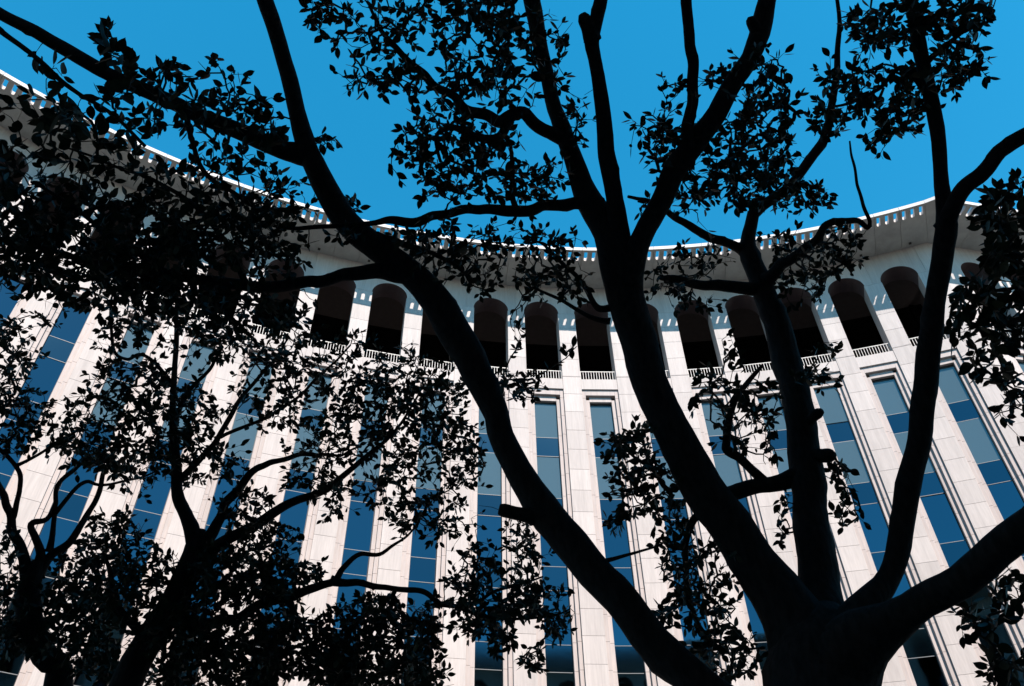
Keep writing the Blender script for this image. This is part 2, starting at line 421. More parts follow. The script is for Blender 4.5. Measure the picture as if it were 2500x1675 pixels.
po = [(70 * math.sin(i * 0.05), -70 * math.cos(i * 0.05)) for i in range(13, -14, -1)]
b = MB(); b.prism([(TX + x, TY + y) for x, y in pr + po], ZE + TE + 0.004, ZE + TE + 0.3)
put('roof', b.mesh('roof', 'roof'), B2, Matrix.Identity(4))

# ------------------------------------------------------------------ ground
g = mesh('plaza', [(-1500, -1500, 0), (1500, -1500, 0), (1500, 1500, 0), (-1500, 1500, 0)], [(0, 1, 2, 3)], 'pave')
go = put('plaza', g); go['kind'] = 'structure'
#TREES
# ------------------------------------------------------------------ trees
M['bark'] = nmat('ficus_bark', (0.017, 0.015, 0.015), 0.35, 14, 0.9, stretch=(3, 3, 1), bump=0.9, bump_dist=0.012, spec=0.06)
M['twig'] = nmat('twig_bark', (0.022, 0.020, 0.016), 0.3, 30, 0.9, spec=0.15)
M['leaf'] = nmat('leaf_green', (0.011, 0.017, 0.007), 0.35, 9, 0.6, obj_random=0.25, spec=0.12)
VS = 2340.0 / PW
def at(x, y, t):
    """point t metres from the camera position along the sight line measured in the photograph (2340-wide view)"""
    d = (FW * FPX + RT * (x / VS - PW / 2) - UP * (y / VS - PH / 2)).normalized()
    return CAM + d * t
def px2m(w, P):
    return w / VS * (P - CAM).dot(FW) / FPX
def catmull(pts, step):
    out = []
    n = len(pts)
    for i in range(n - 1):
        p0, p1, p2, p3 = pts[max(i - 1, 0)], pts[i], pts[i + 1], pts[min(i + 2, n - 1)]
        L = math.sqrt(sum((a - b) ** 2 for a, b in zip(p1[:3], p2[:3])))
        k = max(1, int(L / step))
        for j in range(k):
            u = j / k
            out.append([0.5 * (2 * b + (c - a) * u + (2 * a - 5 * b + 4 * c - d) * u * u + (3 * b - a - 3 * c + d) * u ** 3) for a, b, c, d in zip(p0, p1, p2, p3)])
    out.append(list(pts[-1])); return out
def tube(path, sides, rough=0.0, seed=0.0, cap=True, rings=0.0):
    """path: list of [x,y,z,r] -> verts, faces"""
    V, F = [], []
    n = len(path); P = [Vector(p[:3]) for p in path]
    ref = None
    acc = 0.0
    kr = random.Random(int(seed * 10) + n)
    knots = [(kr.randrange(n), kr.uniform(0, 6.28), kr.uniform(.10, .28), kr.uniform(.35, .9)) for _ in range(n // 14)] if rough else []
    for i in range(n):
        t = (P[min(i + 1, n - 1)] - P[max(i - 1, 0)]).normalized()
        if ref is None: ref = t.orthogonal().normalized()
        ref = (ref - t * ref.dot(t)).normalized(); bi = t.cross(ref)
        if i: acc += (P[i] - P[i - 1]).length
        r = max(path[i][3], 0.0006)
        if rings: r *= 1 + rings * max(0, math.sin(acc * 21 + 1.5 * math.sin(acc * 5))) ** 6
        for j in range(sides):
            a = 2 * math.pi * j / sides
            d = ref * math.cos(a) + bi * math.sin(a)
            rr = r
            if rough:
                q = P[i] + d * r
                kb = 0.0
                for (ki, ka, kh, kw) in knots:
                    ds = (P[i] - P[ki]).length / (r * kw)
                    if ds < 2.5:
                        da = (a - ka + math.pi) % (2 * math.pi) - math.pi
                        kb += kh * math.exp(-ds * ds - (da / .55) ** 2)
                rr = r * (1 + kb + rough * (noise.noise(q * 5.0 + Vector((seed, 0, 0))) + 0.6 * noise.noise(q * 16.0 + Vector((0, seed, 0))) + 0.75 * max(0, noise.noise(q * 38.0)) ))
            V.append(P[i] + d * rr)
        if i:
            a0 = (i - 1) * sides; b0 = i * sides
            for j in range(sides): F.append((a0 + j, a0 + (j + 1) % sides, b0 + (j + 1) % sides, b0 + j))
    if cap:
        F.append(tuple(range(sides))[::-1]); F.append(tuple((n - 1) * sides + j for j in range(sides)))
    return V, F

# leaf blades: pointed ovals, folded along the midrib and gently curled, with a short stalk
def leaf_mesh(i):
    rr = random.Random(i)
    fold = rr.uniform(0.04, 0.26); curl = rr.uniform(-0.2, 0.28); wd = rr.uniform(0.20, 0.27); bend = rr.uniform(-.08, .08)
    rows = [(0.0, 0.012), (0.13, 0.014), (0.20, 0.10), (0.33, 0.20), (0.50, 0.245), (0.68, 0.215), (0.83, 0.125), (0.93, 0.04), (1.0, 0.002)]
    V, F = [], []
    for y, w in rows:
        w = w * wd / 0.245 if w > 0.02 else w
        zc = curl * y * y * 0.5; xo = bend * math.sin(y * 3.1)
        V += [(-w + xo, y, zc + w * fold), (xo, y, zc), (w + xo, y, zc + w * fold)]
    for k in range(len(rows) - 1):
        a = 3 * k; F += [(a, a + 1, a + 4, a + 3), (a + 1, a + 2, a + 5, a + 4)]
    return V, F
NL = 8
LV = [leaf_mesh(i) for i in range(NL)]
LM = [mesh('leaf', v, f, 'leaf', True) for v, f in LV]
LVN = [np.array(v) for v, f in LV]

def grow_tree(name, label, base, limbs, clumps, seed, tune, group=None, rough=0.07, thick=1.0):
    """limbs: (part name, [(x, y, dist, width px)...], ring amount); clumps: (x, y, rx, ry, tips, dist, leaf length)"""
    rnd = random.Random(seed)
    T = bpy.data.objects.new(name, None); COL.objects.link(T); T.location = base
    bpy.context.view_layer.update()
    tag(T, label, 'tree', group)
    nodes, par, nrad = [], [], []
    inv = Matrix.Translation(-Vector(base))
    for li, (pn, pts, rings) in enumerate(limbs):
        pw = []
        for q in pts:
            if len(q) == 4 and not isinstance(q[0], str):
                P = at(q[0], q[1], q[2]); pw.append((P.x, P.y, P.z, px2m(q[3], P) / 2 * thick))
            else: pw.append(q[1:])
        big = max(p[3] for p in pw)
        path = catmull(pw, max(0.012, min(0.05, big * 0.4)))
        for k_ in range(min(len(path), 8)):            # flare where it leaves its parent
            if li: path[k_][3] *= 1 + 0.22 * (1 - k_ / 8) ** 2
        for p in path[2:]:                              # no limb grows dead straight
            q = Vector(p[:3])
            w = Vector((noise.noise(q * 4), noise.noise(q * 4 + Vector((9, 0, 0))), noise.noise(q * 4 + Vector((0, 9, 0))))) * 0.018
            p[0] += w.x; p[1] += w.y; p[2] += w.z
        if big < 0.06:                                  # thin limbs wander a little and carry nodes
            for k_, p in enumerate(path):
                q = Vector(p[:3])
                w = Vector((noise.noise(q * 7), noise.noise(q * 7 + Vector((9, 0, 0))), noise.noise(q * 7 + Vector((0, 9, 0))))) * big * 0.5
                p[0] += w.x; p[1] += w.y; p[2] += w.z
        V, F = tube(path, 16 if big > 0.05 else 9, rough if big > .05 else rough * 1.4, li * 3.7 + seed, True, rings)
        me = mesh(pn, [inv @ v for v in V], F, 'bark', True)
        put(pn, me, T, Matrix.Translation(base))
        for p in path[3:] if li else path:
            if p[3] < 0.12 or rnd.random() < 0.3:
                nodes.append(p[:3]); par.append(-1); nrad.append(p[3])
    # tips
    tips = []
    for (x, y, rx, ry, n, t, ll) in clumps:
        kl, kn = tune(x, y)
        ll *= kl; n = max(1, round(n * kn))
        for _ in range(n):
            a = rnd.uniform(0, 6.283); r = math.sqrt(rnd.random()) * (1.0 if rnd.random() < .66 else 1.5)
            P = at(x + rx * r * math.cos(a), y + ry * r * math.sin(a), t + rnd.gauss(0, 0.22))
            tips.append((P, ll))
    A = np.zeros((len(nodes) + len(tips) * 14 + 10, 3)); nn = len(nodes); A[:nn] = np.array(nodes)
    par = par + [0] * (len(A) - nn)
    nbase = nn
    TP = np.array([list(p[0]) for p in tips])
    best = np.full(len(tips), 1e9); bi = np.zeros(len(tips), int)
    for i in range(len(tips)):
        d = ((A[:nn] - TP[i]) ** 2).sum(1); j = int(d.argmin()); best[i] = d[j]; bi[i] = j
    done = np.zeros(len(tips), bool); tipnode = {}
    for _ in range(len(tips)):
        i = int(np.where(done, 1e18, best).argmin()); done[i] = True
        a = Vector(A[bi[i]]); c = Vector(TP[i]); L = (c - a).length
        # leave along the direction the parent already runs, then turn to the tip
        up = Vector((0, 0, 1))
        k = max(2, min(12, int(L / 0.045)))
        side = Vector((rnd.gauss(0, 1), rnd.gauss(0, 1), rnd.gauss(0, 1))) * L * 0.13 + up * L * rnd.uniform(-.05, .12)
        prev = int(bi[i]); n0 = nn
        for s in range(1, k + 1):
            u = s / k
            p = a.lerp(c, u) + side * (4 * u * (1 - u)) * 0.8
            if s < k: p += Vector((rnd.gauss(0, 1), rnd.gauss(0, 1), rnd.gauss(0, 1))) * 0.006
            A[nn] = p; par[nn] = prev; prev = nn; nn += 1
        tipnode[i] = prev
        for m_ in range(n0, nn):
            d = ((TP - A[m_]) ** 2).sum(1); mk = d < best; best[mk] = d[mk]; bi[mk] = m_
    cnt = np.zeros(nn)
    for i in tipnode.values():
        q = i
        while q >= nbase: cnt[q] += 1; q = par[q]
    rad = 0.0018 + 0.0008 * np.sqrt(np.maximum(cnt - 1, 0)) + 0.0001 * np.minimum(cnt, 8)
    rad = np.minimum(rad, 0.010)
    # twig strands
    kids = {}
    for q in range(nbase, nn): kids.setdefault(par[q], []).append(q)
    TV, TF = [], []
    started = set()
    stack = [(q, p) for p in list(kids) if p < nbase for q in kids[p]]
    while stack:
        q, p = stack.pop()
        r0 = rad[q]
        path = [[*A[p], r0]]
        while True:
            path.append([*A[q], rad[q]])
            ch = kids.get(q, [])
            if not ch: break
            ch = sorted(ch, key=lambda z_: -cnt[z_])
            for o_ in ch[1:]: stack.append((o_, q))
            q = ch[0]
        path[-1][3] *= 0.6
        V, F = tube(path, 5, 0, 0, False); n0 = len(TV)
        TV += [inv @ v for v in V]; TF += [tuple(n0 + i for i in f) for f in F]
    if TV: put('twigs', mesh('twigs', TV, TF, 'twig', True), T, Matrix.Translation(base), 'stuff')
    # leaves
    leaves = []
    for i, tn in tipnode.items():
        c = Vector(A[tn]); pv = Vector(A[par[tn]]); d = (c - pv).normalized()
        if d.length < .5: d = Vector((0, 0, 1))
        if rnd.random() < 0.10: continue
        spots = []
        for k in range(rnd.choice((2, 2, 3, 3, 4))): spots.append((c - d * (0.008 * k), rnd.uniform(0.2, 1.0)))
        q = par[tn]; s_ = 0
        while q >= nbase and s_ < 5:
            if cnt[q] <= 4 and rnd.random() < 0.72:
                spots.append((Vector(A[q]), rnd.uniform(0.6, 1.4)))
            q = par[q]; s_ += 1
        ang = rnd.uniform(0, 6.28)
        o1 = d.orthogonal().normalized(); o2 = d.cross(o1)
        for P, open_ in spots:
            ang += 2.4 + rnd.gauss(0, .35)
            sdv = o1 * math.cos(ang) + o2 * math.sin(ang)
            ax = d * math.cos(open_) + sdv * math.sin(open_) + Vector((0, 0, -0.28 * rnd.random()))
            ax.normalize()
            nrm = (d * math.sin(open_) - sdv * math.cos(open_)); nrm = (nrm + Vector((rnd.gauss(0, .35), rnd.gauss(0, .35), rnd.gauss(0, .35) + .9)))
            nrm = (nrm - ax * nrm.dot(ax)).normalized()
            xx = ax.cross(nrm).normalized()
            L = tips[i][1] * rnd.uniform(0.55, 1.2)
            mw = Matrix(((xx.x * L, ax.x * L, nrm.x * L, P.x), (xx.y * L, ax.y * L, nrm.y * L, P.y), (xx.z * L, ax.z * L, nrm.z * L, P.z), (0, 0, 0, 1)))
            dd = P - CAM
            # apparent area of the blade from the plaza, only for blades inside the picture
            sz = L * L * abs(nrm.dot(dd.normalized())) / dd.length_squared if vis(P) else 0
            leaves.append((sz, mw, rnd.randrange(NL)))
    leaves.sort(key=lambda l: -l[0])
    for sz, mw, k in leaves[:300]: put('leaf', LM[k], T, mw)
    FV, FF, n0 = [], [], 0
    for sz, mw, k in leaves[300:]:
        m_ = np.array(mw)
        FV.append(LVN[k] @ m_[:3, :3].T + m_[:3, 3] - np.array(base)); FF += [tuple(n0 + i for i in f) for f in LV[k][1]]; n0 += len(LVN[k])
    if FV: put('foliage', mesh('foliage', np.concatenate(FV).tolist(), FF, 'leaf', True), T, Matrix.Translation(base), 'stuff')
    print(name, 'tips', len(tips), 'leaves', len(leaves))
    return T

# ---- the large tree: trunk fork in front of the camera
tb = at(1872, 1568, 4.15)
main_limbs = [
 ('trunk', [('w', tb.x + .02, tb.y - .10, -0.05, 0.36), ('w', tb.x + .01, tb.y - .08, 0.5, 0.30), ('w', tb.x, tb.y - .05, 1.6, 0.265), ('w', tb.x, tb.y - .02, 2.7, 0.25), (1869, 1568, 4.15, 248), (1876, 1520, 4.18, 225), (1884, 1470, 4.2, 180), (1888, 1420, 4.24, 120), (1886, 1385, 4.28, 60)], 0),
 ('limb', [(1850, 1740, 4.12, 150), (1720, 1670, 4.1, 118), (1597, 1568, 4.12, 94), (1518, 1494, 4.18, 84), (1447, 1412, 4.22, 81), (1360, 1311, 4.3, 82), (1274, 1207, 4.4, 78), (1235, 1158, 4.45, 78), (1193, 1095, 4.52, 67), (1141, 983, 4.62, 58), (1132, 950, 4.66, 58), (1084, 840, 4.76, 71), (1046, 762, 4.83, 76), (998, 688, 4.9, 72), (922, 613, 5.0, 62), (815, 530, 5.1, 60), (756, 452, 5.18, 57), (716, 374, 5.25, 51), (694, 310, 5.3, 44), (653, 143, 5.45, 36), (608, 0, 5.6, 37), (580, -110, 5.7, 33), (555, -220, 5.8, 24)], 0),
 ('limb', [(1880, 1640, 4.15, 190), (1868, 1550, 4.18, 190), (1832, 1455, 4.24, 165), (1780, 1368, 4.32, 130), (1725, 1291, 4.4, 108), (1652, 1180, 4.5, 99), (1595, 1095, 4.58, 95), (1567, 1045, 4.62, 90), (1528, 973, 4.7, 83), (1484, 873, 4.8, 82), (1455, 780, 4.9, 82), (1431, 670, 5.0, 86), (1416, 600, 5.05, 90), (1388, 530, 5.1, 72), (1352, 462, 5.15, 60), (1323, 394, 5.2, 46), (1283, 295, 5.3, 39), (1258, 230, 5.4, 35), (1245, 131, 5.5, 34), (1218, 0, 5.55, 38), (1205, -80, 5.6, 34), (1190, -170, 5.7, 24)], 0),
 ('limb', [(1424, 620, 5.02, 56), (1418, 540, 5.05, 46), (1404, 459, 5.02, 40), (1394, 390, 5.0, 39), (1384, 328, 5.0, 38), (1374, 240, 5.0, 35), (1364, 164, 5.0, 31), (1352, 98, 5.0, 34), (1355, 65, 5.0, 34), (1365, 33, 5.0, 31), (1376, -5, 5.0, 30), (1405, -120, 5.1, 22)], 0),
 ('pruned_stub', [(1352, 92, 5.0, 34), (1340, 60, 4.98, 32), (1333, 40, 4.97, 30), (1330, 31, 4.97, 18)], 0),
 ('limb', [(1432, 650, 5.0, 66), (1455, 575, 5.0, 52), (1497, 492, 5.0, 48), (1538, 394, 5.0, 53), (1574, 344, 5.03, 54), (1618, 286, 5.06, 48), (1653, 230, 5.1, 46), (1711, 131, 5.2, 42), (1726, 100, 5.2, 44), (1740, 64, 5.25, 47), (1757, 0, 5.3, 40), (1778, -90, 5.4, 32)], 0),
 ('pruned_stub', [(1732, 75, 5.22, 30), (1722, 55, 5.2, 26), (1716, 42, 5.19, 22), (1714, 36, 5.19, 12)], 0),
 ('limb', [(1570, 375, 5.03, 36), (1574, 320, 5.0, 31), (1575, 262, 5.0, 28), (1578, 164, 5.0, 26), (1570, 66, 5.0, 25), (1565, 0, 5.0, 25), (1552, -110, 5.1, 18)], 0),
 ('limb', [(1896, 1540, 4.22, 130), (1886, 1440, 4.34, 108), (1870, 1345, 4.5, 92), (1857, 1258, 4.62, 84), (1850, 1178, 4.75, 78), (1839, 1057, 4.95, 75), (1822, 936, 5.15, 66), (1795, 820, 5.4, 64), (1770, 733, 5.55, 58), (1745, 661, 5.7, 51), (1714, 588, 5.85, 41), (1712, 550, 5.92, 34), (1717, 515, 5.97, 30), (1722, 488, 6.0, 27), (1745, 468, 6.0, 24), (1809, 423, 6.0, 23), (1857, 355, 6.0, 22), (1887, 309, 6.0, 20), (1900, 256, 6.0, 18), (1909, 197, 6.0, 16), (1913, 131, 6.0, 13), (1918, 50, 6.0, 10), (1905, -60, 6.0, 7)], 0.06),
 ('branch', [(1700, 575, 5.9, 24), (1650, 552, 5.8, 22), (1590, 530, 5.7, 20), (1535, 492, 5.6, 16), (1485, 463, 5.5, 11), (1432, 450, 5.4, 7)], 0),
 ('branch', [(1740, 660, 5.7, 30), (1680, 652, 5.6, 28), (1610, 650, 5.5, 24), (1555, 640, 5.4, 20), (1510, 632, 5.3, 12)], 0),
 ('branch', [(1750, 640, 5.7, 30), (1790, 605, 5.6, 26), (1828, 580, 5.55, 23), (1868, 548, 5.5, 20), (1890, 515, 5.5, 18), (1930, 505, 5.5, 15), (1960, 505, 5.5, 13), (1984, 519, 5.5, 11), (1990, 505, 5.5, 9), (1972, 470, 5.5, 8), (1958, 427, 5.5, 7), (1949, 375, 5.5, 6), (1940, 325, 5.5, 4)], 0),
 ('pruned_stub', [(1835, 985, 5.05, 28), (1856, 962, 4.98, 24), (1872, 948, 4.95, 24), (1879, 942, 4.94, 14)], 0),
 ('pruned_stub', [(1850, 1048, 4.95, 34), (1880, 1042, 4.88, 32), (1898, 1040, 4.85, 32), (1908, 1041, 4.84, 18)], 0),
 ('branch', [(1845, 1085, 4.9, 46), (1800, 1095, 4.88, 40), (1745, 1112, 4.85, 36), (1690, 1128, 4.85, 36), (1640, 1140, 4.85, 34)], 0),
 ('branch', [(1752, 1110, 4.86, 24), (1722, 1085, 4.85, 22), (1690, 1052, 4.85, 21), (1660, 1030, 4.85, 24), (1659, 1010, 4.85, 19), (1668, 950, 4.9, 17), (1684, 905, 4.95, 15), (1712, 868, 5.0, 12), (1740, 835, 5.0, 8)], 0),
 ('limb', [(1880, 1600, 4.12, 170), (1912, 1500, 4.17, 138), (1960, 1420, 4.23, 92), (2003, 1359, 4.3, 64), (2030, 1315, 4.35, 52), (2059, 1218, 4.44, 53), (2078, 1137, 4.5, 54), (2108, 940, 4.63, 53), (2116, 890, 4.68, 54), (2124, 804, 4.76, 52), (2134, 697, 4.85, 47), (2152, 589, 4.93, 46), (2161, 515, 4.98, 48), (2155, 450, 5.02, 36), (2152, 394, 5.05, 31), (2144, 295, 5.1, 33), (2125, 197, 5.2, 31), (2102, 98, 5.3, 31), (2083, 0, 5.4, 29), (2068, -70, 5.5, 23)], 0),
 ('limb', [(2160, 530, 4.97, 42), (2188, 465, 4.95, 38), (2236, 405, 4.9, 37), (2268, 355, 4.9, 37), (2302, 333, 4.9, 35), (2350, 308, 4.9, 34), (2440, 270, 4.9, 28), (2520, 200, 5.0, 20)], 0),
 ('limb', [(1870, 1640, 4.15, 220), (1915, 1530, 4.13, 190), (1980, 1455, 4.1, 132), (2047, 1414, 4.08, 92), (2088, 1392, 4.05, 78), (2168, 1344, 4.0, 74), (2249, 1285, 4.0, 77), (2340, 1206, 4.0, 76), (2440, 1090, 4.0, 62), (2490, 940, 4.1, 52), (2480, 780, 4.2, 42), (2440, 640, 4.3, 32), (2390, 560, 4.4, 22), (2340, 520, 4.5, 14)], 0),
 ('branch', [(2445, 1080, 4.0, 34), (2400, 1180, 4.2, 26), (2370, 1300, 4.4, 20), (2330, 1380, 4.5, 15), (2280, 1430, 4.5, 10)], 0),
 ('branch', [(2482, 800, 4.2, 24), (2420, 760, 4.3, 20), (2350, 730, 4.4, 15), (2290, 740, 4.5, 10)], 0),
 ('pruned_stub', [(1250, 1188, 4.44, 44), (1212, 1178, 4.4, 36), (1175, 1170, 4.36, 31), (1150, 1164, 4.34, 31), (1142, 1163, 4.34, 24)], 0),
 ('limb', [(712, 355, 5.28, 52), (644, 337, 5.25, 42), (537, 298, 5.15, 38), (450, 262, 5.05, 35), (358, 219, 4.95, 33), (270, 178, 4.88, 32), (179, 131, 4.8, 31), (90, 80, 4.7, 29), (0, 30, 4.6, 27), (-110, -30, 4.5, 24), (-220, -90, 4.5, 16)], 0),
 ('branch', [(-40, 40, 4.6, 20), (0, 72, 4.6, 14), (60, 118, 4.65, 12), (140, 180, 4.7, 11), (230, 240, 4.7, 9), (330, 330, 4.75, 8)], 0),
 ('limb', [(935, 620, 4.98, 50), (833, 622, 4.95, 33), (755, 636, 4.95, 27), (678, 646, 5.0, 27), (600, 650, 5.0, 27), (500, 640, 5.05, 25), (400, 628, 5.1, 23), (300, 618, 5.1, 20), (190, 590, 5.15, 16), (80, 560, 5.2, 12), (-40, 540, 5.2, 8)], 0),
 ('branch', [(1375, 472, 5.15, 38), (1320, 471, 5.1, 30), (1250, 478, 5.05, 27), (1180, 484, 5.0, 27), (1104, 479, 5.0, 23), (1050, 478, 5.0, 22), (1027, 483, 5.0, 21), (985, 492, 5.0, 21), (949, 507, 5.0, 22), (891, 501, 5.0, 18), (850, 510, 5.02, 12), (760, 520, 5.05, 11), (680, 522, 5.1, 10), (600, 508, 5.1, 7)], 0),
 ('branch', [(1300, 322, 5.28, 38), (1262, 302, 5.25, 32), (1213, 279, 5.2, 31), (1184, 264, 5.15, 29), (1148, 279, 5.1, 30), (1115, 263, 5.05, 26), (1082, 250, 5.03, 24), (1033, 217, 5.0, 20), (983, 184, 5.0, 20), (934, 141, 5.0, 17), (885, 89, 5.0, 13), (862, 58, 5.0, 10), (845, 10, 5.0, 7)], 0),
 ('branch', [(1165, 275, 5.12, 22), (1140, 310, 5.05, 22), (1105, 318, 5.0, 20), (1065, 303, 5.0, 17), (1033, 290, 5.0, 14), (1000, 312, 5.0, 10), (1010, 370, 5.0, 7)], 0),
 ('branch', [(1180, 490, 5.0, 15), (1168, 440, 5.0, 13), (1172, 380, 5.0, 11), (1160, 320, 5.0, 8)], 0),
 ('branch', [(430, 250, 5.0, 16), (440, 320, 4.95, 12), (480, 400, 4.95, 11), (560, 460, 5.0, 10), (640, 515, 5.05, 8)], 0),
 ('branch', [(560, 645, 5.0, 15), (520, 560, 4.9, 13), (450, 480, 4.85, 11), (360, 420, 4.8, 9), (260, 380, 4.8, 7), (150, 340, 4.8, 5)], 0),
 ('branch', [(300, 618, 5.1, 14), (240, 540, 5.0, 12), (160, 470, 4.9, 9), (70, 420, 4.9, 6)], 0),
 ('branch', [(1380, 1286, 4.3, 11), (1450, 1265, 4.4, 7), (1512, 1245, 4.5, 5)], 0),
 ('branch', [(1590, 1080, 4.6, 20), (1530, 1120, 4.65, 13), (1500, 1080, 4.7, 10), (1450, 1040, 4.7, 7), (1400, 1000, 4.7, 5)], 0),
 ('branch', [(1660, 1190, 4.5, 24), (1590, 1180, 4.55, 18), (1570, 1260, 4.6, 14), (1578, 1360, 4.6, 12), (1600, 1440, 4.6, 9), (1650, 1500, 4.6, 6)], 0),
 ('branch', [(1420, 690, 5.0, 20), (1370, 700, 5.0, 15), (1340, 660, 5.0, 12), (1290, 610, 5.0, 10), (1240, 560, 5.0, 7), (1200, 560, 5.0, 5)], 0),
 ('branch', [(1395, 735, 5.0, 14), (1340, 720, 5.0, 10), (1280, 690, 5.0, 8), (1220, 660, 5.0, 5)], 0),
 ('branch', [(860, 540, 5.05, 20), (960, 570, 5.0, 13), (1030, 600, 5.0, 10), (1080, 640, 5.0, 6)], 0),
 ('branch', [(2128, 215, 5.2, 18), (2060, 150, 5.2, 12), (2010, 200, 5.2, 10), (1960, 230, 5.2, 8), (1900, 245, 5.3, 5)], 0),
 ('branch', [(2112, 150, 5.28, 16), (2160, 100, 5.2, 11), (2220, 60, 5.2, 8), (2280, 40, 5.2, 5)], 0),
]
q = 1.0
